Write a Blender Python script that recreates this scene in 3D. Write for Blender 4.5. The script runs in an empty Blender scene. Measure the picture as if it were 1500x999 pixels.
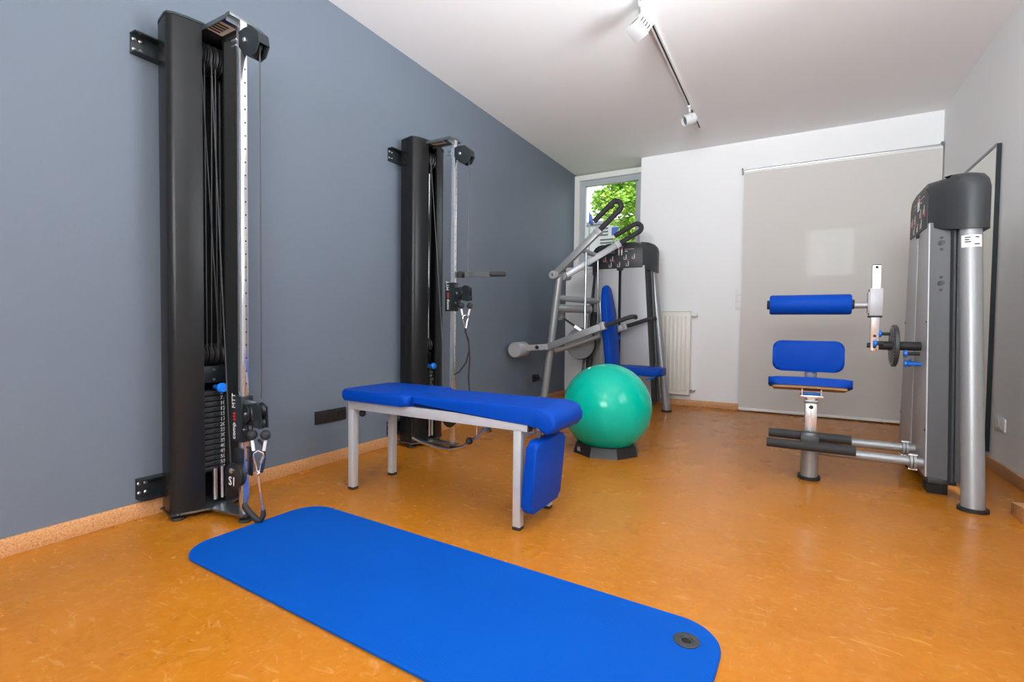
import bpy, bmesh, math, random
from mathutils import Vector, Matrix
random.seed(7)
S = bpy.context.scene
COL = S.collection
# ---------------------------------------------------------------- camera, world, lights
yaw, pit, rol = math.radians(-29.688), math.radians(-1.767), math.radians(0.667)
fw = Vector((math.sin(yaw)*math.cos(pit), math.cos(yaw)*math.cos(pit), math.sin(pit)))
r0 = Vector((math.cos(yaw), -math.sin(yaw), 0)); u0 = r0.cross(fw)
rr = r0*math.cos(rol)+u0*math.sin(rol); uu = -r0*math.sin(rol)+u0*math.cos(rol)
cd = bpy.data.cameras.new('camera'); cam = bpy.data.objects.new('camera', cd); COL.objects.link(cam)
cd.sensor_width = 36; cd.lens = 17.285; cd.clip_start = 0.02; cd.clip_end = 200
cam.matrix_world = Matrix(((rr.x, uu.x, -fw.x, 0), (rr.y, uu.y, -fw.y, 0), (rr.z, uu.z, -fw.z, 0.90), (0, 0, 0, 1)))
S.camera = cam
w = bpy.data.worlds.new('sky'); S.world = w; w.use_nodes = True
bg = w.node_tree.nodes['Background']; bg.inputs[0].default_value = (0.86, 0.93, 1.0, 1); bg.inputs[1].default_value = 2.6
def light(name, kind, loc, aim, energy, size=None, color=(1, 1, 1)):
    d = bpy.data.lights.new(name, kind); o = bpy.data.objects.new(name, d); COL.objects.link(o)
    o.location = loc; o.rotation_euler = (Vector(aim)-Vector(loc)).to_track_quat('-Z', 'Y').to_euler()
    d.energy = energy; d.color = color
    if kind == 'AREA': d.shape = 'RECTANGLE'; d.size, d.size_y = size
    return o
sun = light('sun', 'SUN', (-4, 0, 9), (-6, 8, 0), 5.0, color=(1, .95, .85)); sun.data.angle = 0.02
# daylight arriving through the two windows beside and behind the photographer
COOL = (.90, .955, 1.0)
light('daylight_side_window', 'AREA', (1.40, 1.95, 1.90), (0, 1.95, 2.10), 24, (1.15, 1.30), COOL)
light('daylight_rear_window', 'AREA', (-0.12, -1.98, 1.95), (-0.12, 0, 2.30), 92, (1.5, 1.25), COOL)
# added upward fill lights at the same windows, brightening ceiling and upper walls
g = light('upward_fill_side_window', 'AREA', (1.41, 1.95, 1.70), (0, 1.95, 2.55), 31, (1.15, .9), COOL); g.data.spread = math.radians(85)
g = light('upward_fill_rear_window', 'AREA', (-0.12, -1.99, 1.70), (-0.12, 0, 2.90), 116, (1.5, .9), COOL); g.data.spread = math.radians(80)
vs = S.view_settings; vs.view_transform = 'Standard'; vs.look = 'None'; vs.exposure = 0.05; vs.gamma = 1; vs.use_curve_mapping = False

# ---------------------------------------------------------------- materials
MATS = {}
def mat(name, col, rough=.5, metal=0., spec=.5, coat=0., var=0., vscale=8., bump=0., bscale=200., trans=0., ior=1.45, aniso=None):
    m = bpy.data.materials.new(name); m.use_nodes = True; nt = m.node_tree; b = nt.nodes['Principled BSDF']
    b.inputs['Base Color'].default_value = (*col, 1); b.inputs['Roughness'].default_value = rough
    b.inputs['Metallic'].default_value = metal; b.inputs['Specular IOR Level'].default_value = spec
    b.inputs['Coat Weight'].default_value = coat; b.inputs['Transmission Weight'].default_value = trans; b.inputs['IOR'].default_value = ior
    tc = nt.nodes.new('ShaderNodeTexCoord')
    if var:
        n = nt.nodes.new('ShaderNodeTexNoise'); n.inputs['Scale'].default_value = vscale; n.inputs['Detail'].default_value = 4
        nt.links.new(tc.outputs['Object'], n.inputs['Vector'])
        mx = nt.nodes.new('ShaderNodeMix'); mx.data_type = 'RGBA'
        mx.inputs[6].default_value = (*[max(0, c*(1-var)) for c in col], 1); mx.inputs[7].default_value = (*[min(1, c*(1+var)) for c in col], 1)
        nt.links.new(n.outputs['Fac'], mx.inputs[0]); nt.links.new(mx.outputs[2], b.inputs['Base Color'])
    if bump:
        n = nt.nodes.new('ShaderNodeTexNoise'); n.inputs['Scale'].default_value = bscale; n.inputs['Detail'].default_value = 3
        nt.links.new(tc.outputs['Object'], n.inputs['Vector'])
        bp = nt.nodes.new('ShaderNodeBump'); bp.inputs['Strength'].default_value = bump; bp.inputs['Distance'].default_value = .004
        nt.links.new(n.outputs['Fac'], bp.inputs['Height']); nt.links.new(bp.outputs['Normal'], b.inputs['Normal'])
    MATS[name] = m; return m
def srgb(r, g, b):
    f = lambda c: (c/255/12.92) if c/255 <= .04045 else ((c/255+.055)/1.055)**2.4
    return (f(r), f(g), f(b))
mat('ceiling_white', (.88, .88, .88), .9, spec=.1, var=.015, vscale=2, bump=.1, bscale=60)
mat('wall_white', (.86, .86, .86), .85, spec=.15, var=.015, vscale=2, bump=.12, bscale=90)
mat('wall_grey', (.150, .180, .220), .55, spec=.15, var=.03, vscale=3, bump=.12, bscale=90)
mat('frame_white', (.78, .77, .73), .4, var=.02)
mat('frame_grey', (.42, .45, .47), .4, var=.02)
mat('black_plastic', (.016, .016, .017), .38, var=.15, bump=.15, bscale=500)
mat('black_cover', (.011, .0115, .012), .27, spec=.28, var=.1, bump=.06, bscale=700)
mat('black_metal', (.022, .028, .032), .33, metal=.3, var=.1)
mat('rubber', (.018, .018, .018), .65, var=.15)
mat('grip_foam', (.028, .028, .030), .7, var=.12, bump=.3, bscale=400)
mat('cable_grey', (.07, .075, .08), .45, metal=.4, var=.1)
mat('chrome', (.83, .84, .85), .10, metal=1., var=.02)
mat('column_steel', (.80, .81, .82), .16, metal=.88, var=.02)
mat('steel', (.62, .63, .64), .28, metal=1., var=.04)
mat('steel_dark', (.22, .24, .25), .35, metal=.9, var=.08)
mat('silver_paint', (.33, .34, .345), .36, metal=.4, var=.04, vscale=20)
mat('silver_panel', (.40, .40, .41), .42, metal=.15, var=.03, vscale=4)
mat('light_grey_paint', (.50, .50, .50), .42, metal=.15, var=.02)
mat('side_grey', (.11, .115, .12), .36, metal=.35, var=.04)
mat('alu', (.72, .73, .74), .22, metal=.9, var=.03)
mat('header_grey', (.036, .040, .043), .42, var=.08, bump=.15, bscale=600)
mat('pictogram_panel', (.026, .028, .030), .45, var=.08)
mat('vinyl_blue', (.0004, .050, .36), .45, spec=.12, var=.05, vscale=5, bump=.25, bscale=450)
mat('pin_blue', (.004, .165, .68), .3, var=.04)
mat('label_blue', (.02, .06, .30), .4, var=.05)
mat('plywood', (.42, .25, .12), .6, var=.2, vscale=30)
mat('print_white', (.85, .85, .85), .5, var=.02)
mat('print_grey', (.5, .5, .5), .5, var=.02)
mat('print_red', (.75, .02, .03), .5, var=.02)
mat('print_black', (.03, .03, .03), .5, var=.02)
mat('sticker', (.72, .70, .62), .5, var=.03)
mat('lamp_white', (.66, .66, .66), .4, var=.02)
mat('plastic_white', (.82, .81, .79), .35, var=.02)
mat('radiator_white', (.80, .77, .69), .35, var=.02)
mat('brass_grey', (.42, .37, .30), .35, metal=.8, var=.1)
mat('ball_green', (.0, .42, .30), .13, spec=.33, var=.03, vscale=4, bump=.05, bscale=300)
mat('teal_pad', (.006, .09, .14), .6, var=.1)
mat('mirror_glass', (.80, .83, .78), .02, metal=1., var=.01)
mat('leaf', (.16, .36, .03), .55, var=.6, vscale=1.6)
mat('leaf_yellow', (.34, .44, .06), .55, var=.4, vscale=2.2)
mat('bark', (.12, .08, .05), .9, var=.4, vscale=12, bump=.6, bscale=30)
mat('facade', (.20, .205, .215), .7, var=.05)
mat('facade_dark', (.11, .115, .125), .7, var=.05)
mat('flag_blue', (.004, .025, .16), .6, var=.1)
mat('lawn', (.18, .24, .08), .9, var=.4, vscale=2)
mat('pane_glass', (.95, .97, .97), .0, trans=1., ior=1.02, spec=.2, var=.0)

def nodes_floor():
    m = bpy.data.materials.new('floor_lino'); m.use_nodes = True; nt = m.node_tree; N = nt.nodes; L = nt.links; b = N['Principled BSDF']
    tc = N.new('ShaderNodeTexCoord')
    def noise(scale, detail=5, dist=0., st=(1, 1, 1), rot=0.):
        mp = N.new('ShaderNodeMapping'); mp.inputs['Scale'].default_value = st; mp.inputs['Rotation'].default_value = (0, 0, rot)
        L.new(tc.outputs['Object'], mp.inputs['Vector'])
        n = N.new('ShaderNodeTexNoise'); n.inputs['Scale'].default_value = scale; n.inputs['Detail'].default_value = detail; n.inputs['Distortion'].default_value = dist
        L.new(mp.outputs['Vector'], n.inputs['Vector']); return n.outputs['Fac']
    def ramp(src, a, c):
        r = N.new('ShaderNodeMapRange'); r.inputs[1].default_value = a; r.inputs[2].default_value = c; L.new(src, r.inputs[0]); return r.outputs[0]
    def mix(fac, A, B, k=1.):
        mx = N.new('ShaderNodeMix'); mx.data_type = 'RGBA'
        if isinstance(A, tuple): mx.inputs[6].default_value = (*A, 1)
        else: L.new(A, mx.inputs[6])
        mx.inputs[7].default_value = (*B, 1)
        mm = N.new('ShaderNodeMath'); mm.operation = 'MULTIPLY'; mm.inputs[1].default_value = k; L.new(fac, mm.inputs[0]); L.new(mm.outputs[0], mx.inputs[0])
        return mx.outputs[2]
    c = mix(ramp(noise(2.5, 3), .3, .7), (.42, .136, .004), (.49, .164, .008))
    c = mix(ramp(noise(30, 6, 1.), .35, .75), c, (.52, .200, .025), .5)
    c = mix(ramp(noise(9, 5, 2.2, (1, 2.6, 1), .25), .60, .70), c, (.66, .32, .10), .36)
    c = mix(ramp(noise(13, 5, 2.5, (2.4, 1, 1), .5), .63, .72), c, (.64, .30, .09), .33)
    c = mix(ramp(noise(10, 6, 1.8, (1, 2.2, 1), .1), .66, .76), c, (.22, .085, .02), .6)
    c = mix(ramp(noise(45, 4, .5), .70, .78), c, (.20, .075, .02), .7)
    L.new(c, b.inputs['Base Color'])
    r = N.new('ShaderNodeMapRange'); r.inputs[3].default_value = .20; r.inputs[4].default_value = .32; L.new(noise(6, 4), r.inputs[0]); L.new(r.outputs[0], b.inputs['Roughness'])
    b.inputs['Specular IOR Level'].default_value = .33
    bp = N.new('ShaderNodeBump'); bp.inputs['Strength'].default_value = .10; bp.inputs['Distance'].default_value = .01; L.new(noise(14, 3), bp.inputs['Height']); L.new(bp.outputs['Normal'], b.inputs['Normal'])
    MATS['floor_lino'] = m
nodes_floor()
def nodes_cork():
    m = bpy.data.materials.new('cork'); m.use_nodes = True; nt = m.node_tree; N = nt.nodes; L = nt.links; b = N['Principled BSDF']
    tc = N.new('ShaderNodeTexCoord'); n = N.new('ShaderNodeTexNoise'); n.inputs['Scale'].default_value = 130; n.inputs['Detail'].default_value = 5; n.inputs['Distortion'].default_value = .6
    L.new(tc.outputs['Object'], n.inputs['Vector'])
    cr = N.new('ShaderNodeValToRGB'); e = cr.color_ramp.elements
    e[0].position = .30; e[0].color = (.36, .16, .055, 1); e[1].position = .72; e[1].color = (.70, .38, .18, 1)
    x = e.new(.48); x.color = (.58, .29, .115, 1)
    L.new(n.outputs['Fac'], cr.inputs[0]); L.new(cr.outputs[0], b.inputs['Base Color']); b.inputs['Roughness'].default_value = .5
    MATS['cork'] = m
nodes_cork()
def nodes_mat():
    m = bpy.data.materials.new('mat_foam'); m.use_nodes = True; nt = m.node_tree; N = nt.nodes; L = nt.links; b = N['Principled BSDF']
    tc = N.new('ShaderNodeTexCoord'); wv = N.new('ShaderNodeTexWave'); wv.wave_type = 'BANDS'; wv.bands_direction = 'Y'; wv.inputs['Scale'].default_value = 40; wv.inputs['Distortion'].default_value = .6
    L.new(tc.outputs['Object'], wv.inputs['Vector'])
    bp = N.new('ShaderNodeBump'); bp.inputs['Strength'].default_value = .22; bp.inputs['Distance'].default_value = .002; L.new(wv.outputs['Fac'], bp.inputs['Height']); L.new(bp.outputs['Normal'], b.inputs['Normal'])
    n = N.new('ShaderNodeTexNoise'); n.inputs['Scale'].default_value = 3; n.inputs['Detail'].default_value = 4; L.new(tc.outputs['Object'], n.inputs['Vector'])
    mx = N.new('ShaderNodeMix'); mx.data_type = 'RGBA'; mx.inputs[6].default_value = (.0003, .066, .36, 1); mx.inputs[7].default_value = (.0004, .080, .41, 1)
    L.new(n.outputs['Fac'], mx.inputs[0]); L.new(mx.outputs[2], b.inputs['Base Color']); b.inputs['Roughness'].default_value = .6; b.inputs['Specular IOR Level'].default_value = .1
    MATS['mat_foam'] = m
nodes_mat()
def nodes_blind():
    m = bpy.data.materials.new('blind_fabric'); m.use_nodes = True; nt = m.node_tree; N = nt.nodes; L = nt.links
    b = N['Principled BSDF']; out = N['Material Output']
    tc = N.new('ShaderNodeTexCoord'); n = N.new('ShaderNodeTexNoise'); n.inputs['Scale'].default_value = 250; L.new(tc.outputs['Object'], n.inputs['Vector'])
    mx = N.new('ShaderNodeMix'); mx.data_type = 'RGBA'; mx.inputs[6].default_value = (.78, .75, .71, 1); mx.inputs[7].default_value = (.84, .81, .77, 1)
    L.new(n.outputs['Fac'], mx.inputs[0]); L.new(mx.outputs[2], b.inputs['Base Color']); b.inputs['Roughness'].default_value = .8; b.inputs['Specular IOR Level'].default_value = .15
    tr = N.new('ShaderNodeBsdfTransparent'); tl = N.new('ShaderNodeBsdfTranslucent'); tl.inputs[0].default_value = (.6, .58, .53, 1)
    m1 = N.new('ShaderNodeMixShader'); m1.inputs[0].default_value = .12; L.new(b.outputs[0], m1.inputs[1]); L.new(tl.outputs[0], m1.inputs[2])
    m2 = N.new('ShaderNodeMixShader'); m2.inputs[0].default_value = .17; L.new(m1.outputs[0], m2.inputs[1]); L.new(tr.outputs[0], m2.inputs[2])
    L.new(m2.outputs[0], out.inputs[0]); MATS['blind_fabric'] = m
nodes_blind()

# ---------------------------------------------------------------- mesh helpers
def frame(d):
    d = Vector(d).normalized(); a = Vector((0, 0, 1)) if abs(d.z) < .9 else Vector((1, 0, 0))
    x = a.cross(d).normalized(); return x, d.cross(x), d
class MB:
    def __init__(s): s.bm = bmesh.new()
    def add(s, o):
        me = bpy.data.meshes.new('tmp'); o.to_mesh(me); o.free(); s.bm.from_mesh(me); bpy.data.meshes.remove(me); return s
    def box(s, c, sz, rot=None, bev=0., seg=2):
        b = bmesh.new(); bmesh.ops.create_cube(b, size=1); bmesh.ops.scale(b, vec=Vector(sz), verts=b.verts)
        if bev: bmesh.ops.bevel(b, geom=b.edges[:], offset=bev, segments=seg, affect='EDGES', profile=.5, clamp_overlap=True)
        if rot: bmesh.ops.transform(b, matrix=rot.to_4x4(), verts=b.verts)
        bmesh.ops.translate(b, vec=Vector(c), verts=b.verts); return s.add(b)
    def b2(s, p, q, bev=0., seg=2):
        p, q = Vector(p), Vector(q); return s.box((p+q)/2, [abs(a) for a in (q-p)], None, bev, seg)
    def bar(s, p, q, wd, ht, up=(0, 0, 1), bev=0., seg=2):
        p, q = Vector(p), Vector(q); d = (q-p).normalized(); x = d.cross(Vector(up)).normalized(); z = x.cross(d)
        return s.box((p+q)/2, (wd, (q-p).length, ht), Matrix((x, d, z)).transposed(), bev, seg)
    def loft(s, rings, cap=True, close=False):
        b = s.bm; R = [[b.verts.new(p) for p in r] for r in rings]; n = len(R[0])
        for i in range(len(R)-1+(1 if close else 0)):
            A, B = R[i], R[(i+1) % len(R)]
            for k in range(n): b.faces.new((A[k], A[(k+1) % n], B[(k+1) % n], B[k]))
        if cap and not close: b.faces.new(R[0][::-1]); b.faces.new(R[-1])
        return s
    def tube(s, pts, r, n=12, ry=None, cap=True, up=None):
        pts = [Vector(p) for p in pts]; rings = []; px = None
        for i, p in enumerate(pts):
            t = ((pts[i+1]-p).normalized() if i < len(pts)-1 else Vector((0, 0, 0)))+((p-pts[i-1]).normalized() if i else Vector((0, 0, 0)))
            if t.length < 1e-6: t = pts[i]-pts[i-1]
            t.normalize()
            if px is None:
                x = (Vector(up)-t*t.dot(Vector(up))).normalized() if up else frame(t)[0]
            else: x = (px-t*px.dot(t)).normalized()
            px = x; y = t.cross(x); ra = r[i] if isinstance(r, (list, tuple)) else r; rb = ry if ry else ra
            rings.append([p+x*ra*math.cos(2*math.pi*k/n)+y*rb*math.sin(2*math.pi*k/n) for k in range(n)])
        return s.loft(rings, cap)
    def cyl(s, p, q, r, n=20, r2=None): return s.tube([p, q], [r, r if r2 is None else r2], n)
    def lathe(s, prof, c=(0, 0, 0), axis=(0, 0, 1), n=24):
        x, y, z = frame(axis); c = Vector(c)
        return s.loft([[c+z*h+(x*math.cos(2*math.pi*k/n)+y*math.sin(2*math.pi*k/n))*max(r, 1e-4) for k in range(n)] for r, h in prof])
    def ring(s, c, axis, R, r, n=28, m=8, squash=1.):
        x, y, z = frame(axis); c = Vector(c); rings = []
        for i in range(n):
            a = 2*math.pi*i/n; d = x*math.cos(a)+y*math.sin(a)
            rings.append([c+d*(R+r*math.cos(2*math.pi*k/m))+z*r*squash*math.sin(2*math.pi*k/m) for k in range(m)])
        return s.loft(rings, False, True)
    def prism(s, poly, a, b, axis='z', bev=0., seg=2):
        o = bmesh.new()
        def P(p, h): return {'z': (p[0], p[1], h), 'y': (p[0], h, p[1]), 'x': (h, p[0], p[1])}[axis]
        A = [o.verts.new(P(p, a)) for p in poly]; B = [o.verts.new(P(p, b)) for p in poly]; n = len(poly)
        caps = [o.faces.new(A[::-1]), o.faces.new(B)]
        for k in range(n): o.faces.new((A[k], A[(k+1) % n], B[(k+1) % n], B[k]))
        if bev:
            es = list({e for f in caps for e in f.edges}); bmesh.ops.bevel(o, geom=es, offset=bev, segments=seg, affect='EDGES', profile=.5, clamp_overlap=True)
        return s.add(o)
    def sphere(s, c, r, u=32, v=20, sc=(1, 1, 1)):
        b = bmesh.new(); bmesh.ops.create_uvsphere(b, u_segments=u, v_segments=v, radius=r); bmesh.ops.scale(b, vec=Vector(sc), verts=b.verts)
        bmesh.ops.translate(b, vec=Vector(c), verts=b.verts); return s.add(b)
    def build(s, name, m, parent=None, ang=35, label=None, loc=None):
        bmesh.ops.recalc_face_normals(s.bm, faces=s.bm.faces[:])
        me = bpy.data.meshes.new(name); s.bm.to_mesh(me); s.bm.free()
        me.materials.append(MATS[m]); me.shade_smooth(); me.set_sharp_from_angle(angle=math.radians(ang))
        o = bpy.data.objects.new(name, me); COL.objects.link(o)
        if parent: o.parent = parent
        if label: o['label'] = label
        if loc: o.location = loc
        return o
def thing(name, label, cat, loc=(0, 0, 0), rz=0., group=None):
    o = bpy.data.objects.new(name, None); COL.objects.link(o); o.location = loc; o.rotation_euler = (0, 0, rz); o.empty_display_size = .1
    return tag(o, label, cat, group)
def tag(o, label, cat, group=None):
    o['label'] = label; o['category'] = cat
    if group: o['group'] = group
    return o
def struct(o, label=None):
    o['kind'] = 'structure'
    if label: o['label'] = label
    return o
def share(o, name, m, parent, loc=(0, 0, 0), rot=None):
    c = bpy.data.objects.new(name, o.data); COL.objects.link(c); c.parent = parent; c.location = loc
    if rot: c.rotation_euler = rot
    return c
def text(name, txt, size, m, parent, mw, ext=.0006, ax='LEFT'):
    cu = bpy.data.curves.new(name, 'FONT'); cu.body = txt; cu.size = size; cu.extrude = ext; cu.align_x = ax; cu.align_y = 'CENTER'; cu.resolution_u = 2
    t = bpy.data.objects.new('tmp_text', cu); COL.objects.link(t); dg = bpy.context.evaluated_depsgraph_get()
    me = bpy.data.meshes.new_from_object(t.evaluated_get(dg)); bpy.data.objects.remove(t); bpy.data.curves.remove(cu)
    me.name = name; me.materials.clear(); me.materials.append(MATS[m]); me.transform(mw)
    o = bpy.data.objects.new(name, me); COL.objects.link(o); o.parent = parent; return o
def basis(o, x, y):
    x, y = Vector(x).normalized(), Vector(y).normalized(); z = x.cross(y); o = Vector(o)
    return Matrix(((x.x, y.x, z.x, o.x), (x.y, y.y, z.y, o.y), (x.z, y.z, z.z, o.z), (0, 0, 0, 1)))
def arc(c, r, a0, a1, n, fx, fy):
    c, fx, fy = Vector(c), Vector(fx), Vector(fy)
    return [c+fx*r*math.cos(a0+(a1-a0)*i/n)+fy*r*math.sin(a0+(a1-a0)*i/n) for i in range(n+1)]
def rpoly(x0, x1, y0, y1, r, n=5, rs=None):
    out = []
    for i, (cx, cy, a) in enumerate(((x1, y1, 0), (x0, y1, 90), (x0, y0, 180), (x1, y0, 270))):
        R = rs[i] if rs else r
        sx = -1 if cx == x1 else 1; sy = -1 if cy == y1 else 1
        for k in range(n+1):
            t = math.radians(a+90*k/n); out.append((cx+sx*R+R*math.cos(t), cy+sy*R+R*math.sin(t)))
    return out

XL, XR, YB, ZC, YR = -2.583, 1.162, 5.932, 2.929, -1.75
NX = -1.625   # right edge of the window niche
# ---------------------------------------------------------------- room shell
struct(MB().b2((XL-.25, YR-.25, -.12), (XR+.25, 6.45, 0)).build('floor', 'floor_lino'))
struct(MB().b2((XL-.25, YR-.25, ZC), (XR+.25, 6.45, ZC+.15)).build('ceiling', 'ceiling_white'))
struct(MB().b2((XL-.25, YR-.25, 0), (XL, 6.45, ZC)).build('wall_left', 'wall_grey'))
m = MB()   # right wall with a window opening beside the photographer
w0, w1, z0, z1 = 1.35, 2.55, 1.25, 2.60
m.b2((XR, YR-.25, 0), (XR+.22, w0, ZC)).b2((XR, w1, 0), (XR+.22, 6.45, ZC)).b2((XR, w0, 0), (XR+.22, w1, z0)).b2((XR, w0, z1), (XR+.22, w1, ZC))
struct(m.build('wall_right', 'wall_white'))
m = MB(); a0, a1 = -.90, .66
m.b2((XL, YR-.22, 0), (a0, YR, ZC)).b2((a1, YR-.22, 0), (XR, YR, ZC)).b2((a0, YR-.22, 0), (a1, YR, z0)).b2((a0, YR-.22, z1), (a1, YR, ZC))
struct(m.build('wall_rear', 'wall_white'))
SILL = 1.66
dx0, dx1, dz1 = -.40, 1.06, 2.45     # glazed door opening behind the blind
m = MB()
m.b2((XL, YB, 0), (NX, YB+.40, SILL-.03)).b2((NX, YB, 0), (dx0, YB+.40, ZC)).b2((dx1, YB, 0), (XR, YB+.40, ZC)).b2((dx0, YB, dz1), (dx1, YB+.40, ZC))
struct(m.build('wall_back', 'wall_white'))
bh, bt = .072, .014
struct(MB().b2((XL, YR, 0), (XL+bt, YB, bh), .002).build('baseboard_left', 'cork'))
struct(MB().b2((XL+bt, YB-bt, 0), (-.485, YB, bh), .002).build('baseboard_back', 'cork'))
struct(MB().b2((XR-bt, YR, 0), (XR, YB-.1, bh), .002).build('baseboard_right', 'cork'))

# window in the niche
YW = 6.18
win = bpy.data.objects.new('window_1', None); COL.objects.link(win); win.location = (XL, YW, SILL); struct(win, 'tall narrow window in the niche beside the grey wall')
W = NX-.075-XL+.10; Hh = 2.905-SILL
def rectframe(wd, h, t, y0, y1, ox=0, oz=0):
    m = MB(); m.b2((ox, y0, oz), (ox+t, y1, oz+h)).b2((ox+wd-t, y0, oz), (ox+wd, y1, oz+h)).b2((ox+t, y0, oz+h-t), (ox+wd-t, y1, oz+h)).b2((ox+t, y0, oz), (ox+wd-t, y1, oz+t)); return m
rectframe(W, Hh, .068, 0, .09).build('window_frame', 'frame_white', win)
rectframe(W-.136, Hh-.136, .07, .045, .10, .068, .068).build('sash', 'frame_grey', win)
MB().b2((.13, .068, .13), (W-.13, .074, Hh-.13)).build('pane', 'pane_glass', win)
MB().b2((0, YB-.015-YW, -.03), (NX-XL, .0, 0), .004).build('window_sill', 'frame_white', win)
struct(MB().b2((NX-.16, YW+.095, SILL), (NX, YW+.15, ZC)).build('trim_1', 'frame_white'))
# windows beside and behind the photographer
def side_window(name, lab, loc, rz, wd, h):
    o = bpy.data.objects.new(name, None); COL.objects.link(o); o.location = loc; o.rotation_euler = (0, 0, rz); struct(o, lab)
    rectframe(wd, h, .06, -.03, .03).build('window_frame', 'frame_white', o)
    MB().b2((wd/2-.03, -.025, .06), (wd/2+.03, .025, h-.06)).build('mullion', 'frame_white', o)
    MB().b2((0, -.19, -.03), (wd, -.03, 0), .004).build('window_sill', 'frame_white', o)
side_window('window_2', 'white window in the right wall beside the photographer', (XR+.16, w1, z0), -math.pi/2, w1-w0, z1-z0)
side_window('window_3', 'white window in the wall behind the photographer', (a1, YR-.16, z0), math.pi, a1-a0, z1-z0)
# door behind the blind
dr = bpy.data.objects.new('door_1', None); COL.objects.link(dr); dr.location = (dx0, YB+.10, 0); struct(dr, 'pale door with a small glazed light behind the roller blind')
dw = dx1-dx0; px0, px1, pz0, pz1 = .51, .92, 1.46, 1.93
m = MB(); m.b2((0, 0, 0), (px0, .05, dz1)).b2((px1, 0, 0), (dw, .05, dz1)).b2((px0, 0, 0), (px1, .05, pz0)).b2((px0, 0, pz1), (px1, .05, dz1)); m.build('door_leaf', 'frame_white', dr)
MB().b2((px0, .02, pz0), (px1, .028, pz1)).build('pane', 'pane_glass', dr)

# ---------------------------------------------------------------- outside the window
struct(MB().b2((-40, 6.6, -.6), (30, 60, -.5)).build('ground_outside', 'lawn'))
def leafcloud(n, fn, size):
    V, F = [], []
    for i in range(n):
        c = fn(); a = Vector((random.gauss(0, 1), random.gauss(0, 1), random.gauss(0, 1))).normalized(); x, y, z = frame(a)
        s = size*random.uniform(.6, 1.3); k = len(V)
        V += [c-x*s*.5, c+y*s*.28+z*s*.08, c+x*s*.5, c-y*s*.28+z*s*.08]; F.append((k, k+1, k+2, k+3))
    me = bpy.data.meshes.new('foliage'); me.from_pydata([tuple(v) for v in V], [], F); return me
tree = thing('broadleaf_tree', 'sunlit green broadleaf tree outside the narrow window', 'tree', (-2.83, 10.6, -.5))
MB().tube([(0, 0, 0), (.05, 0, 1.2), (-.05, .1, 2.6), (.1, .1, 4.6)], [.14, .12, .09, .03], 10).build('trunk', 'bark', tree)
m = MB()
for i in range(9):
    a = i*2.4; z = 1.7+i*.3; m.tube([(0, .05, z), (.3*math.cos(a), .3*math.sin(a), z+.3), (.5*math.cos(a), .5*math.sin(a), z+.5)], [.03, .018, .006], 6)
m.build('branch', 'bark', tree)
blobs = []
for i in range(78):
    z = random.uniform(2.2, 5.9); wd = 1.02*math.sqrt(max(.05, 1-((z-4.2)/2.3)**2)); a = random.uniform(0, 2*math.pi); q = math.sqrt(random.random())
    if z < 3.75 and q*math.cos(a) < -.62: continue
    blobs.append((Vector((wd*q*math.cos(a)*.86, wd*q*math.sin(a), z)), random.uniform(.22, .38)))
def inblob():
    c, r = random.choice(blobs); d = Vector((random.gauss(0, 1), random.gauss(0, 1), random.gauss(0, 1))).normalized(); return c+d*r*random.uniform(.75, 1.05)
for nm, mm, n in (('foliage', 'leaf', 26000), ('foliage', 'leaf_yellow', 18000)):
    me = leafcloud(n, inblob, .085); me.materials.append(MATS[mm]); o = bpy.data.objects.new(nm, me); COL.objects.link(o); o.parent = tree; o['kind'] = 'stuff'
bld = thing('warehouse', 'pale ribbed warehouse far outside the narrow window', 'building', (-11.0, 30, -.5))
MB().b2((-9, 0, 0), (5, 6, 7.9)).build('wall', 'facade', bld)
MB().b2((-9.1, -.1, 7.9), (5.1, 6.1, 8.1)).build('roof_edge', 'facade_dark', bld)
rb = None
for i in range(24):
    if rb is None: rb = MB().b2((-.05, -.07, .2), (.05, 0, 6.1)).build('rib', 'facade_dark', bld, loc=(-3+i*.3, 0, 0))
    else: share(rb, 'rib', None, bld, (-3+i*.3, 0, 0))
sg = MB().b2((.2, -.12, 6.5), (1.9, -.02, 7.8)).build('sign_board', 'facade', bld)
for z_, x_ in ((6.65, 1.5), (6.85, 1.2), (7.15, .8), (7.35, .8), (7.55, .8)): MB().b2((.3, -.15, z_), (x_, -.12, z_+.08)).build('sign_row', 'print_black', sg)
MB().b2((1.05, -.16, 7.15), (1.6, -.12, 7.6)).build('emblem', 'flag_blue', sg)
fl = thing('flag_pole', 'thin pole with a drooping blue flag outside the window', 'flag', (-7.66, 20, -.5))
MB().cyl((0, 0, 0), (0, 0, 6.3), .03).build('pole', 'facade_dark', fl)
MB().tube([(.03, 0, 6.2), (.05, .02, 6.05), (.07, -.02, 5.9), (.14, .0, 5.75)], [.05, .08, .10, .05], 8, up=(0, 1, 0)).build('flag', 'flag_blue', fl)

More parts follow.
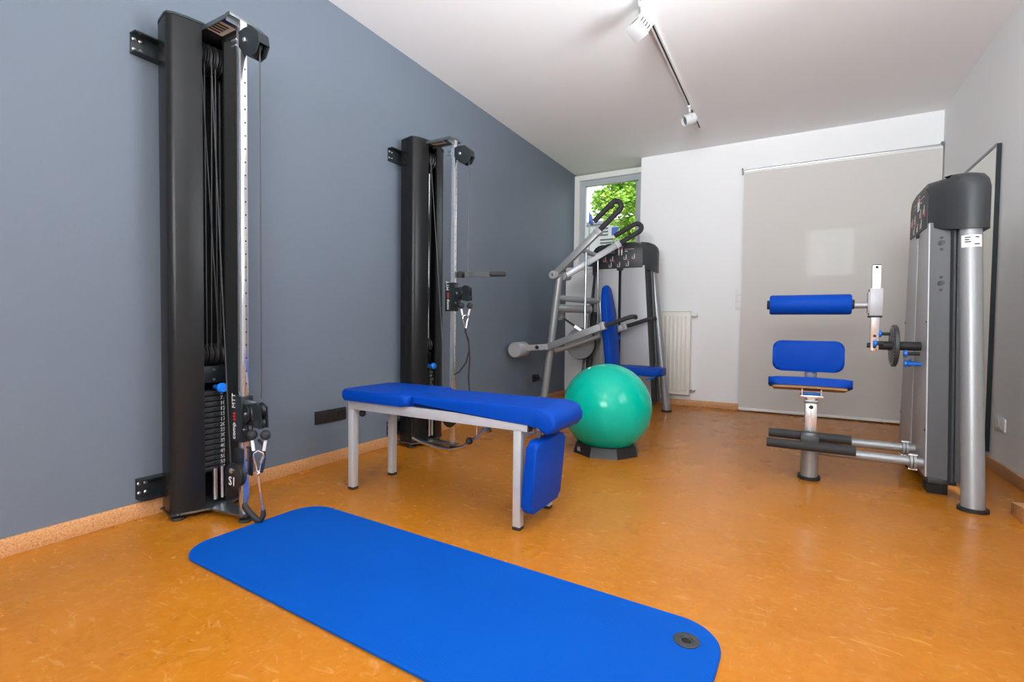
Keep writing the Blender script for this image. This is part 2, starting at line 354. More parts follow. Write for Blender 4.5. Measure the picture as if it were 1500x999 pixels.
# ---------------------------------------------------------------- blind, radiator, switches, sockets, mirror
bl = thing('roller_blind', 'beige translucent roller blind pulled down over the door', 'blind', (0, YB-.05, 0))
m = MB(); bx0, bx1 = -.495, 1.15; NP = 24
rings = []
for i in range(NP+1):
    x = bx0+(bx1-bx0)*i/NP; yy = .006*math.sin(i*.9)+.004*math.sin(i*2.1)
    rings.append([(x, yy-.0006, .04), (x, yy+.0006, .04), (x, yy*.2+.0006, 2.58), (x, yy*.2-.0006, 2.58)])
m.loft(rings); m.build('fabric', 'blind_fabric', bl)
MB().cyl((bx0-.01, .02, 2.60), (XR-.012, .02, 2.60), .014).build('roller_tube', 'steel', bl)
MB().b2((bx0, -.006, 2.568), (bx1, .006, 2.588), .002).build('top_hem', 'plastic_white', bl)
MB().b2((bx0, -.010, .012), (bx1, .010, .040), .004).build('bottom_bar', 'plastic_white', bl)
for x in (bx0-.02, XR-.018): MB().b2((x-.004, -.005, 2.57), (x+.008, .05, 2.63), .003).build('bracket', 'steel_dark', bl)

rd = thing('radiator', 'cream panel radiator on the white wall behind the training machine', 'radiator', (-1.005, YB, 0))
MB().b2((-.60, -.10, .13), (0, -.025, 1.085), .012, 3).build('panel', 'radiator_white', rd)
rib = None
for i in range(13):
    x = -.575+i*.0445
    if rib is None: rib = MB().box((0, 0, 0), (.026, .014, .86), None, .006, 2).build('rib', 'radiator_white', rd, loc=(x, -.103, .607))
    else: share(rib, 'rib', None, rd, (x, -.103, .607))
MB().b2((-.595, -.098, 1.085), (-.005, -.028, 1.092)).build('top_grille', 'radiator_white', rd)
MB().lathe([(.012, 0), (.012, .02), (.026, .022), (.028, .03), (.024, .065), (.012, .07)], (0, -.06, 1.045), (1, 0, 0)).build('thermostat_knob', 'plastic_white', rd)
MB().cyl((0, -.06, .18), (.055, -.06, .18), .010).cyl((.02, -.06, .165), (.02, -.06, .195), .012).cyl((.045, -.06, .18), (.045, 0, .18), .009).build('pipe_fitting', 'brass_grey', rd)
for x in (-.5, -.1): MB().b2((x-.02, -.03, .3), (x+.02, 0, .36)).build('wall_mount', 'radiator_white', rd)

sw = thing('light_switch', 'stacked white light switches on the wall beside the blind', 'switch', (-.51, YB, 1.22))
MB().b2((-.042, -.009, -.115), (.042, 0, .115), .004).build('cover_frame', 'plastic_white', sw)
for k in (-1, 0, 1): MB().b2((-.032, -.016, k*.072-.031), (.032, -.007, k*.072+.031), .003).build('rocker', 'plastic_white', sw)

def socket(name, lab, loc, rz, n, mm, grp=None):
    o = thing(name, lab, 'socket', loc, rz, grp)      # local: faces +x, spread along y
    MB().b2((0, -.041*n, -.041), (.010, .041*n, .041), .004).build('cover_frame', mm, o)
    for k in range(n):
        y = (k-(n-1)/2)*.076
        ins = MB().lathe([(.030, .0095), (.030, .011), (.0205, .011), (.0195, .002), (0, .002)], (0, y, 0), (1, 0, 0), 24).build('insert', mm, o)
        for s in (-1, 1): MB().cyl((.002, y+s*.0095, 0), (.0035, y+s*.0095, 0), .003, 8).build('contact_hole', 'rubber' if mm != 'black_plastic' else 'steel_dark', ins)
socket('wall_socket', 'black triple wall socket on the grey wall between the two cable towers', (XL, 2.17, .307), 0, 3, 'black_plastic')
socket('wall_socket', 'black double wall socket on the grey wall behind the training machine leg', (XL, 5.09, .30), 0, 2, 'black_plastic')
socket('wall_socket', 'white double wall socket on the right wall beside the mirror', (XR, 4.22, .315), math.pi, 2, 'plastic_white')
tag(MB().tube([(XL+.02, 5.16, .30), (XL+.03, 5.25, .22), (XL+.03, 5.38, .24), (XL+.015, 5.45, .45), (XL+.015, 5.47, .80)], .004, 6).build('power_cable', 'rubber'), 'thin black power cable drooping beside the far black socket', 'cable')

mr = thing('wall_mirror', 'tall frameless mirror with dark edge on the right wall', 'mirror', (XR-.012, 4.415, .10))
MB().b2((-.012, .006, 0), (-.006, 1.05, 2.03)).build('mirror_pane', 'mirror_glass', mr)
MB().b2((-.006, .0, -.002), (.010, 1.056, 2.034)).build('backing_board', 'black_plastic', mr)
MB().b2((-.014, -.004, 0), (.010, .006, 2.034)).build('edge_strip', 'black_metal', mr)
MB().b2((-.016, .006, 2.022), (.010, 1.056, 2.040)).build('top_rail', 'steel_dark', mr)
MB().b2((-.018, .0, -.012), (.012, .03, .012)).build('clip', 'steel_dark', mr)
tag(MB().prism([(0, 0), (.16, 0), (.16, .06), (.02, .075), (0, .075)], -.05, .05, 'x', .003).build('wooden_wedge', 'cork', loc=(1.01, 3.16, 0)), 'small cork-coloured wooden block on the floor at the right edge', 'block')

# ---------------------------------------------------------------- ceiling track with two spotlights
TX = -.862
tr = thing('light_track', 'white ceiling track with a dark slot above the room', 'track light', (TX, 0, ZC))
m = MB(); m.b2((-.018, 1.9, -.020), (-.008, 5.30, 0)).b2((.008, 1.9, -.020), (.018, 5.30, 0)).b2((-.008, 1.9, -.006), (.008, 5.30, 0)); m.build('rail', 'plastic_white', tr)
MB().b2((-.008, 1.9, -.010), (.008, 5.30, -.006)).build('slot', 'print_black', tr)
for y in (1.9, 5.30): MB().b2((-.019, y-.008, -.022), (.019, y+.008, 0), .002).build('end_cap', 'plastic_white', tr)
def spot(lab, y, dirv, sc, boxy):
    o = thing('track_spotlight', lab, 'spotlight', (TX, y, ZC-.02), 0, 'spotlights on the ceiling track'); o.scale = (sc,)*3
    MB().b2((-.016, -.04, -.022), (.016, .04, 0), .003).build('adapter', 'lamp_white', o)
    MB().cyl((0, 0, -.02), (0, 0, -.055), .011).build('stem', 'lamp_white', o)
    d = Vector(dirv).normalized(); c = Vector((0, 0, -.125)); x, yv, z = frame(d)
    m = MB()
    for s in (-1, 1): m.bar(Vector((0, 0, -.055)), c+x*s*.062, .014, .004, up=d)
    m.build('yoke', 'lamp_white', o)
    Rm = Matrix((x, yv, z)).transposed(); b4 = Rm.to_4x4(); b4.translation = c
    if boxy:
        h = MB(); h.box((0, 0, 0), (.112, .10, .135), None, .012, 3); bmesh.ops.transform(h.bm, matrix=b4, verts=h.bm.verts); h = h.build('lamp_housing', 'lamp_white', o)
        for k in range(4):
            for sy in (0, 1, 2, 3):
                cv = ((-.03+k*.02, .0505, .03), (-.03+k*.02, -.0505, .03), (.0565, -.03+k*.02, .03), (-.0565, -.03+k*.02, .03))[sy]; dv = (.007, .002, .035) if sy < 2 else (.002, .007, .035)
                v = MB(); v.box(cv, dv); bmesh.ops.transform(v.bm, matrix=b4, verts=v.bm.verts); v.build('vent_slot', 'print_black', h)
        v = MB(); v.box((0, 0, .068), (.12, .108, .008), None, .003); bmesh.ops.transform(v.bm, matrix=b4, verts=v.bm.verts); v.build('rim', 'lamp_white', h)
    else:
        h = MB().lathe([(.038, -.06), (.052, -.05), (.052, .06), (.048, .062), (.044, .02), (.01, .0)], c, d, 28).build('lamp_housing', 'lamp_white', o)
        MB().lathe([(.0, .0), (.040, .035), (.042, .04)], c, d, 20).build('reflector', 'steel_dark', h)
spot('near white boxy spotlight with vent slots on the ceiling track', 3.10, (-.35, -.45, -.8), 1.0, True)
spot('far white round spotlight at the end of the ceiling track', 4.72, (-.75, -.55, -.35), .92, False)

# ---------------------------------------------------------------- cable towers
WTS = ['5', '7.5', '10', '12.5', '15', '17.5', '20', '25', '30', '35', '40', '45', '50', '55', '60']
def pulley(name, c, axis, R, parent, wd=.022, mm='black_plastic', hub=True):
    x, y, z = frame(axis)
    p = MB().lathe([(R*.2, -wd/2), (R, -wd/2), (R*1.0, -wd*.36), (R*.86, 0), (R, wd*.36), (R, wd/2), (R*.2, wd/2)], c, axis, 28).build(name, mm, parent)
    if hub: MB().lathe([(R*.22, -wd*.7), (R*.22, wd*.7)], c, axis, 12).build('axle_bolt', 'steel', p)
    return p
def tower(lab, y0, cz, pinz, marked, cy):
    t = thing('cable_pulley_tower', lab, 'cable machine', (XL, y0, 0), 0, 'cable towers on the grey wall')
    H0, H1 = .035, 2.245
    # the two half covers: curved column halves with a slot between
    def cov(s):
        P = [(.045, .115), (.05, .146), (.075, .154), (.160, .172), (.182, .171), (.200, .150), (.218, .100), (.228, .050), (.214, .050), (.204, .096), (.187, .140), (.172, .158), (.150, .158), (.06, .138), (.055, .115)]
        wy = 1.0 if s < 0 else 1.12
        P = [(a, s*(b if b < .06 else .05+(b-.05)*wy)) for a, b in P]
        m = MB(); m.prism(P if s > 0 else P[::-1], H0, H1, 'z'); o = m.build('cover', 'black_cover', t, 50)
        Q = [(.05, .0), (.05, .147), (.075, .157), (.162, .175), (.184, .173), (.203, .152), (.221, .102), (.231, .048), (.231, .0)]
        Q = [(a, s*(b if b < .06 else .05+(b-.05)*wy)) for a, b in Q]
        for z in (H1, H0-.010): MB().prism(Q if s > 0 else Q[::-1], z, z+.010, 'z').build('cover_cap', 'black_metal', o)
        return o
    cov(-1); cov(1)
    MB().b2((.05, -.14, H0), (.062, .14, H1)).build('back_plate', 'black_plastic', t)
    for z in (2.133, .137):
        br = MB().b2((0, -.235, z-.046), (.006, .235, z+.046), .001).b2((.0, -.235, z+.040), (.05, .235, z+.046)).b2((.0, -.235, z-.046), (.05, .235, z-.040)).build('wall_bracket', 'black_metal', t)
        for s in (-1, 1):
            for (yy, zz) in ((.222, .022), (.222, -.022), (.196, .022), (.196, -.022)):
                MB().lathe([(.0085, 0), (.0085, .003), (.005, .006)], (.006, s*yy, z+zz), (1, 0, 0), 12).build('bolt', 'steel', br)
    # weight stack with numbers
    pl = None
    for i, wv in enumerate(WTS):
        z = .559-i*.0262
        if pl is None:
            pm = MB().b2((.075, -.07, -.0108), (.165, .115, .0108), .002).build('weight_plate', 'header_grey', t, loc=(0, 0, z)); pl = pm
        else: pm = share(pl, 'weight_plate', None, t, (0, 0, z))
        hole = MB().cyl((.163, .030, 0), (.1664, .030, 0), .006, 10).build('pin_hole', 'rubber', pm)
        text('number', wv, .027, 'print_white', pm, basis((.1652, .056, 0), (0, 1, 0), (0, 0, 1)))
    hb = MB().b2((.085, -.06, .61), (.16, .085, .690), .003).build('head_block', 'black_metal', t)
    for z in (.625, .672): MB().cyl((.158, .03, z), (.164, .03, z), .006, 10).build('screw', 'steel', hb)
    for k in range(4): pulley('stack_pulley', (.12, -.01+k*.026, .745), (0, 1, 0), .055, t, .018)
    for k in range(4): pulley('top_pulley', (.14, -.03+k*.028, 2.14), (0, 1, 0), .070, t, .02)
    for yy in (-.05, .09): MB().cyl((.12, yy, .04), (.12, yy, 2.10), .011).build('guide_rod', 'black_metal' if marked else 'chrome', t)
    for yy in (.01, .045): MB().cyl((.20, yy, .055), (.20, yy, .205), .011).build('spring_post', 'steel', t)
    pn = MB().cyl((.16, .035, pinz), (.215, .035, pinz), .011, 14).lathe([(.011, 0), (.022, .004), (.024, .018), (.018, .028), (.0, .030)], (.205, .035, pinz), (1, 0, 0), 20).build('selector_pin', 'pin_blue', t)
    for (p, q) in (((.19, -.02, 2.10), (.15, .005, .74)), ((.20, .008, 2.10), (.16, .02, .74)), ((.19, .03, 2.09), (.16, .05, .74)), ((.21, .0, 2.12), (.40, -.03, .235)), ((.19, -.035, 2.1), (.16, .06, .74))):
        MB().cyl(p, q, .0028, 6).build('cable', 'cable_grey', t)
    # column with its top arm
    cx = .437; first = set(t.children)
    col = MB().b2((cx-.016, -.0155, .036), (cx+.016, .0155, 2.225), .002).build('column', 'column_steel', t)
    hole = None
    for i in range(34):
        z = .22+i*.058
        if hole is None: hole = MB().cyl((.0155, 0, 0), (.0165, 0, 0), .0038, 8).build('index_hole', 'rubber', col, loc=(cx, .004, z))
        else: share(hole, 'index_hole', None, col, (cx, .004, z))
    MB().b2((cx-.02, -.060, 2.225), (cx+.012, .065, 2.240), .001).b2((cx-.018, -.060, 2.205), (cx-.012, .065, 2.226)).build('top_plate', 'steel_dark', t)
    am = MB().b2((.10, -.055, 2.236), (cx-.016, .055, 2.242), .001).b2((.20, -.055, 2.222), (cx-.016, -.050, 2.237)).b2((.20, .050, 2.222), (cx-.016, .055, 2.237)).build('top_arm', 'steel_dark', t)
    MB().b2((.235, -.046, 2.2345), (.345, .030, 2.2362)).build('type_label', 'sticker', am)
    for k in range(4): MB().b2((.25+k*.022, -.040, 2.2340), (.262+k*.022, .010, 2.2347)).build('label_print', 'print_black', am)
    MB().lathe([(0, 0), (.022, 0), (.022, .0015), (0, .0015)], (.375, -.02, 2.2362), (0, 0, -1), 20).build('emblem', 'label_blue', am)
    for zz in (2.15, 2.125):
        MB().cyl((cx-.05, -.012, zz), (cx-.016, -.012, zz), .006, 8).cyl((cx+.016, -.006, zz), (cx+.03, -.006, zz), .007, 8).build('bolt', 'steel', t)
    hp = [(.455, 2.165), (.490, 2.172), (.545, 2.168), (.590, 2.130), (.600, 2.085), (.575, 2.045), (.535, 2.036), (.495, 2.060), (.455, 2.10)]
    ph = MB().prism(hp, -.026, -.020, 'y', .002).prism(hp, .020, .026, 'y', .002).prism([(.545, 2.168), (.590, 2.130), (.600, 2.085), (.594, 2.085), (.585, 2.126), (.543, 2.162)], -.022, .022, 'y').build('pulley_housing', 'black_metal', t)
    pulley('pulley', (.522, 0, 2.100), (0, 1, 0), .050, ph, .020)
    MB().lathe([(.012, 0), (.012, .006), (.007, .010)], (.505, -.026, 2.115), (0, -1, 0), 10).build('bolt', 'steel', ph)
    MB().cyl((.567, 0, 2.10), (.567, 0, cz+.0), .0032, 6).build('cable', 'cable_grey', t)
    # base plate and feet
    MB().prism([(.05, -.165), (.20, -.165), (.25, -.05), (cx-.03, -.03), (cx+.035, -.03), (cx+.035, .03), (cx-.03, .03), (.25, .05), (.20, .165), (.05, .165)], .028, .036, 'z').build('base_plate', 'steel_dark', t)
    for (xx, yy) in ((.170, -.145), (.170, .145), (cx+.01, 0)):
        f = MB().lathe([(.028, 0), (.030, .004), (.026, .012), (.010, .016)], (xx, yy, 0), (0, 0, 1), 20).build('levelling_foot', 'rubber', t)
        MB().cyl((xx, yy, .012), (xx, yy, .045), .006, 10).build('thread', 'steel', f)
    # lower bracket with its disc
    MB().b2((cx-.034, -.024, .205), (cx-.017, .024, .335), .002).b2((cx-.034, -.026, .205), (cx+.030, -.017, .335), .002).b2((cx-.034, .017, .205), (cx+.030, .026, .335), .002).build('lower_bracket', 'black_metal', t)
    dk = pulley('lower_pulley', (.449, -.036, .222), (0, 1, 0), .052, t, .018)
    MB().lathe([(.058, 0), (.058, .005), (.050, .009)], (.445, -.047, .220), (0, -1, 0), 30).build('pulley_guard', 'black_plastic', t)
    MB().lathe([(.013, 0), (.013, .006), (.007, .010)], (.437, -.056, .243), (0, -1, 0), 12).build('bolt', 'steel', t)
    if marked: text('marking', 'S1', .056, 'print_white', t, basis((.440, -.0565, .194), (1, 0, 0), (0, 0, 1)), ax='CENTER')
    # sliding carriage
    c = MB().b2((cx-.052, -.026, cz-.205), (cx-.017, .026, cz), .003).b2((cx-.052, -.028, cz-.205), (cx+.024, -.0165, cz), .002).b2((cx-.052, .0165, cz-.205), (cx+.024, .028, cz), .002).b2((cx+.017, -.028, cz-.205), (cx+.028, .028, cz), .002).build('carriage', 'black_metal', t)
    lx = cx-.028
    for s, mm, off in (('comp', 'print_white', 0), ('ass', 'print_red', .083), ('MTT', 'print_white', .140)):
        text('lettering', s, .034, mm, c, basis((lx, -.0282, cz-.195+off), (0, 0, 1), (-1, 0, 0)))
    pulley('guide_pulley', (cx+.055, -.012, cz-.075), (.25, 1, 0), .040, c, .026)
    pulley('guide_pulley', (cx+.045, -.012, cz-.145), (.25, 1, 0), .030, c, .024)
    MB().cyl((cx+.028, .0, cz-.03), (cx+.10, .0, cz-.03), .011, 12).cyl((cx+.028, .0, cz-.03), (cx+.055, .0, cz-.03), .015, 12).build('lock_plunger', 'steel_dark', c)
    y_ = MB().prism([(cx+.09, cz-.03), (cx+.115, cz-.02), (cx+.150, cz-.04), (cx+.155, cz-.13), (cx+.10, cz-.13)], .012, .018, 'y').prism([(cx+.09, cz-.03), (cx+.115, cz-.02), (cx+.150, cz-.04), (cx+.155, cz-.13), (cx+.10, cz-.13)], -.018, -.012, 'y').build('swivel_head', 'black_metal', c)
    pulley('swivel_pulley', (cx+.125, 0, cz-.055), (0, 1, 0), .026, c, .018)
    pulley('swivel_pulley', (cx+.125, 0, cz-.112), (0, 1, 0), .024, c, .018)
    MB().b2((cx+.028, -.010, cz-.125), (cx+.10, .010, cz-.108), .003).build('swivel_arm', 'black_metal', c)
    for (xx, yy) in ((cx+.082, -.012), (cx+.135, .016)):
        b = MB().sphere((xx, yy, cz-.165), .022, 16, 12).build('stop_ball', 'grip_foam', c)
        MB().cyl((xx, yy, cz-.19), (xx+(.01 if xx < cx+.1 else -.012), yy, cz-.235), .007, 10).build('ferrule', 'plastic_white', b)
    for ch in t.children:      # column group stands slightly off the housing axis
        if ch not in first: ch.location.y += cy
    return t
t1 = tower('near black cable pulley tower with low carriage and disc marked S1', 1.315, .570, .588, True, .007)
t2 = tower('far black cable pulley tower with carriage at chest height and handle arm', 2.912, 1.206, .588, False, -.017)
# handle arm folded out from the far tower
ha = MB().lathe([(.024, -.02), (.024, .02)], (.475, .03, 1.27), (0, 1, 0), 20).bar((.47, .03, 1.27), (.70, .165, 1.272), .012, .034).build('handle_arm', 'black_plastic', t2)
MB().tube([(.65, .135, 1.275), (.66, .140, 1.275), (.745, .19, 1.277), (.755, .195, 1.277)], [.012, .019, .019, .012], 14).build('grip', 'grip_foam', ha)
MB().b2((.40, .017, 1.25), (.425, .06, 1.29)).build('bolt_plate', 'black_metal', ha)
def carabiner(name, lab, loc, rz, L):
    o = thing(name, lab, 'carabiner', loc, rz, 'carabiners on the cable towers')   # hangs downward from loc
    pts = [(0, 0, 0), (-.018, 0, -.012), (-.020, 0, -.03), (-.010, 0, -L*.62), (-.006, 0, -L+.01), (0, 0, -L), (.006, 0, -L+.01), (.010, 0, -L*.62), (.020, 0, -.03), (.018, 0, -.012), (0, 0, 0)]
    MB().tube(pts, .0042, 8).build('loop', 'chrome', o)
    MB().cyl((.019, 0, -.03), (.0105, 0, -L*.55), .0058, 8).build('gate', 'steel', o)
    return o
g1 = Vector((XL+.437+.108, 1.322, .335))
carabiner('carabiner', 'chrome carabiner hanging on the near tower above the blue mat', g1, .9, .10)
hk = thing('pull_bar', 'steel bar handle with black grip hanging to the blue mat', 'pull bar', g1+Vector((0, 0, -.10)))
MB().ring((0, 0, 0), (.3, 1, 0), .010, .003, 14, 6).build('ring', 'chrome', hk)
MB().tube([(0, 0, -.008), (.004, .004, -.07), (.012, .010, -.155), (.015, .012, -.185)], .0055, 10).build('bar', 'chrome', hk)
MB().tube([(.015, .012, -.165), (.016, .012, -.188), (.008, .006, -.210), (-.006, -.006, -.208), (-.030, -.026, -.172), (-.044, -.036, -.145), (-.05, -.035, -.135)], [.009, .012, .0135, .0135, .0135, .0135, .009], 12).build('grip', 'rubber', hk)
MB().tube([(.0, .014, -.0), (.01, .02, .06), (.0, .024, .12), (-.03, .02, .14)], .007, 8).build('loop_strap', 'rubber', hk)
g2 = Vector((XL+.437+.110, 2.895, .975))
carabiner('carabiner', 'chrome carabiner hanging on the far tower holding a black strap', g2, .9, .10)
st = thing('pull_strap', 'black looped pull strap hanging from the far tower behind the bench', 'strap', g2+Vector((0, 0, -.10)))
MB().tube([(0, 0, .005), (0, 0, -.03)], .010, 8, ry=.005).build('loop_end', 'rubber', st)
MB().tube([(0, 0, -.02), (.02, .012, -.08), (.025, .015, -.15), (.01, .0, -.24), (-.03, -.03, -.31), (-.06, -.05, -.33)], .008, 8, ry=.004).build('strap', 'rubber', st)
MB().tube([(0, 0, -.02), (.015, .02, -.10), (.02, .03, -.22), (.01, .03, -.35), (.02, .03, -.46)], .008, 8, ry=.004).build('strap', 'rubber', st)

# ---------------------------------------------------------------- exercise mat
mt = thing('exercise_mat', 'large blue exercise mat with rounded corners on the floor', 'mat', (-1.10, 1.270, 0), math.radians(-2.0))
def mat_mesh():
    b = bmesh.new(); L, Wd, R = .947, .312, .13; hole = [(.855, .195), (.855, -.195)]
    def loop(ins, z): return [b.verts.new((x, y, z)) for x, y in rpoly(-L+ins, L-ins, -Wd+ins, Wd-ins, R-ins, 10)]
    rings = [loop(.004, 0), loop(0, .004), loop(0, .011), loop(.004, .015)]
    for A, B in zip(rings, rings[1:]):
        for k in range(len(A)): b.faces.new((A[k], A[(k+1) % len(A)], B[(k+1) % len(A)], B[k]))
    hs = []
    for z in (0, .015):
        row = [[b.verts.new((hx+.0145*math.cos(2*math.pi*k/20), hy+.0145*math.sin(2*math.pi*k/20), z)) for k in range(20)] for hx, hy in hole]
        hs.append(row); ring = rings[0] if z == 0 else rings[-1]; es = []
        for lp in [ring]+row:
            for k in range(len(lp)):
                e = b.edges.get((lp[k], lp[(k+1) % len(lp)])) or b.edges.new((lp[k], lp[(k+1) % len(lp)])); es.append(e)
        bmesh.ops.triangle_fill(b, use_beauty=True, edges=es, normal=(0, 0, 1))
    for A, B in zip(*hs):
        for k in range(20): b.faces.new((A[k], A[(k+1) % 20], B[(k+1) % 20], B[k]))
    m = MB(); m.add(b); return m
mat_mesh().build('foam', 'mat_foam', mt)
for hx, hy in ((.855, .195), (.855, -.195)):
    m = MB(); rings = []
    for (r_, z_) in ((.036, .0150), (.036, .0175), (.033, .0190), (.019, .0190), (.0175, .0160), (.0135, .0157), (.0130, .001), (.0143, .001)):
        rings.append([(hx+r_*math.cos(2*math.pi*k/28), hy+r_*math.sin(2*math.pi*k/28), z_) for k in range(28)])
    m.loft(rings, False).build('eyelet', 'header_grey', mt)

# ---------------------------------------------------------------- gym ball and its ring
BX, BY, BR = -1.152, 3.415, .3165
bb = thing('ball_stand', 'black octagonal plastic ring stand under the green gym ball', 'stand', (BX, BY, 0))
m = MB(); N = 8; oct_ = lambda r, z, n=N: [(r*math.cos(math.pi/n+2*math.pi*k/n+.25), r*math.sin(math.pi/n+2*math.pi*k/n+.25), z) for k in range(n)]
m.loft([oct_(.243, 0), oct_(.240, .006), oct_(.225, .068), oct_(.214, .074), oct_(.196, .070), oct_(.150, .034), oct_(.125, .012), oct_(.125, 0)], False, True)
m.build('ring', 'black_plastic', bb, 20)
a = math.radians(-128+0); nx, ny = math.cos(a), math.sin(a)
text('marking', '65', .045, 'print_white', bb, basis((nx*.2265-.0, ny*.2265, .036), (-ny, nx, 0), (0, 0, 1)), ax='CENTER')
ball = tag(MB().sphere((0, 0, 0), BR, 64, 40).build('gym_ball', 'ball_green', loc=(BX, BY, BR+.003)), 'large turquoise green gym ball resting in a black ring', 'ball')
MB().lathe([(.0, .0), (.010, 0), (.009, .003), (0, .003)], (-.10, -.10, BR*.898), (-.32, -.32, .9), 16).build('valve_plug', 'plastic_white', ball)

# ---------------------------------------------------------------- treatment bench
bn = thing('treatment_bench', 'low treatment bench with blue padded top and grey steel frame', 'bench', (-1.55, 2.04, 0))
def B(x, y, z): return (x+1.55, y-2.04, z)
x0, x1, ya, yb, zt = -2.085, -1.015, 1.888, 2.190, .490
leg = None
for xx in (x0+.02, x1-.02):
    for yy in (ya, yb):
        if leg is None: leg = MB().b2((-.019, -.019, .014), (.019, .019, .445), .002).build('leg', 'light_grey_paint', bn, loc=B(xx, yy, 0)); lg = leg
        else: lg = share(leg, 'leg', None, bn, B(xx, yy, 0))
        MB().b2((-.0195, -.0195, 0), (.0195, .0195, .014), .002).build('foot_cap', 'rubber', lg)
for yy in (ya, yb):
    r_ = MB().b2(B(x0, yy-.019, .440), B(x1+.03, yy+.019, zt), .002).build('side_rail', 'light_grey_paint', bn)
    MB().b2(B(x1+.03, yy-.0185, .441), B(x1+.038, yy+.0185, zt-.001), .002).build('end_plug', 'rubber', r_)
for xx in (x0+.02, x1-.02): MB().b2(B(xx-.018, ya+.019, .405), B(xx+.018, yb-.019, .441), .002).build('cross_rail', 'light_grey_paint', bn)
def pad(poly, a, b, axis, bev): m = MB(); m.prism(poly, a, b, axis, bev, 4); return m
head = pad(rpoly(-2.115, -1.640, 1.835, 2.245, .035), zt+.002, zt+.058, 'z', .020); bmesh.ops.translate(head.bm, vec=(1.55, -2.04, 0), verts=head.bm.verts); head.build('head_pad', 'vinyl_blue', bn, 60)
prof = [(-1.632, .492), (-.975, .492), (-.952, .486), (-.936, .468), (-.920, .447), (-.897, .437), (-.872, .445), (-.853, .468), (-.851, .500), (-.866, .530), (-.895, .546), (-.95, .550), (-1.632, .548)]
main = pad([(a, b) for a, b in prof], 1.862, 2.190, 'y', .020); bmesh.ops.translate(main.bm, vec=(1.55, -2.04, 0), verts=main.bm.verts); main.build('main_pad', 'vinyl_blue', bn, 60)
fp = MB(); fp.prism(rpoly(-.150, .150, -.157, .157, .025), -.026, .026, 'x', .014, 3)
bmesh.ops.transform(fp.bm, matrix=Matrix.Rotation(math.radians(5), 4, 'Y'), verts=fp.bm.verts); bmesh.ops.translate(fp.bm, vec=B(-.960, 1.992, .248), verts=fp.bm.verts); fp.build('flap_pad', 'vinyl_blue', bn, 60)
for yy in (1.935, 2.10):
    h = MB().bar(B(x1+.01, yy, .465), B(-.955, yy, .450), .008, .022).bar(B(-.957, yy, .455), B(-.968, yy, .36), .008, .022, up=(1, 0, 0)).build('hinge', 'steel_dark', bn)
    MB().cyl(B(-.960, yy-.01, .450), B(-.960, yy+.01, .450), .010, 12).build('hinge_pin', 'steel', h)
MB().b2(B(-1.012, 1.93, .425), B(-.985, 2.15, .445), .002).build('flap_bar', 'light_grey_paint', bn)
lv = MB().cyl(B(-2.032, 1.925, .413), B(-1.90, 2.0, .444), .006, 10).build('lever', 'steel', bn); MB().sphere(B(-2.031, 1.922, .413), .019, 18, 12).build('knob', 'rubber', lv)
ac = MB().tube([B(*p) for p in ((-1.765, 2.03, .290), (-1.70, 2.03, .274), (-1.603, 2.03, .259), (-1.514, 2.03, .260), (-1.43, 2.03, .288), (-1.346, 2.03, .345), (-1.295, 2.03, .405))], .009, 10).build('adjusting_arc', 'steel', bn)
MB().bar(B(-1.765, 2.03, .280), B(-1.775, 2.03, .455), .010, .012, up=(0, 1, 0)).build('arc_strut', 'rubber', ac)
MB().cyl(B(-1.352, 2.03, .335), B(-1.353, 2.03, .45), .004, 8).build('rod', 'steel', ac)
MB().sphere(B(-1.39, 2.02, .322), .018, 18, 12).build('knob', 'rubber', ac)
MB().bar(B(-1.31, 2.03, .45), B(-1.278, 2.03, .375), .020, .014, up=(0, 1, 0)).build('clamp', 'steel_dark', ac)
MB().cyl(B(-1.45, 2.0, .420), B(-1.45, 2.06, .420), .014, 14).b2(B(-1.50, 2.015, .425), B(-1.33, 2.045, .44)).build('pivot_bar', 'steel', ac)

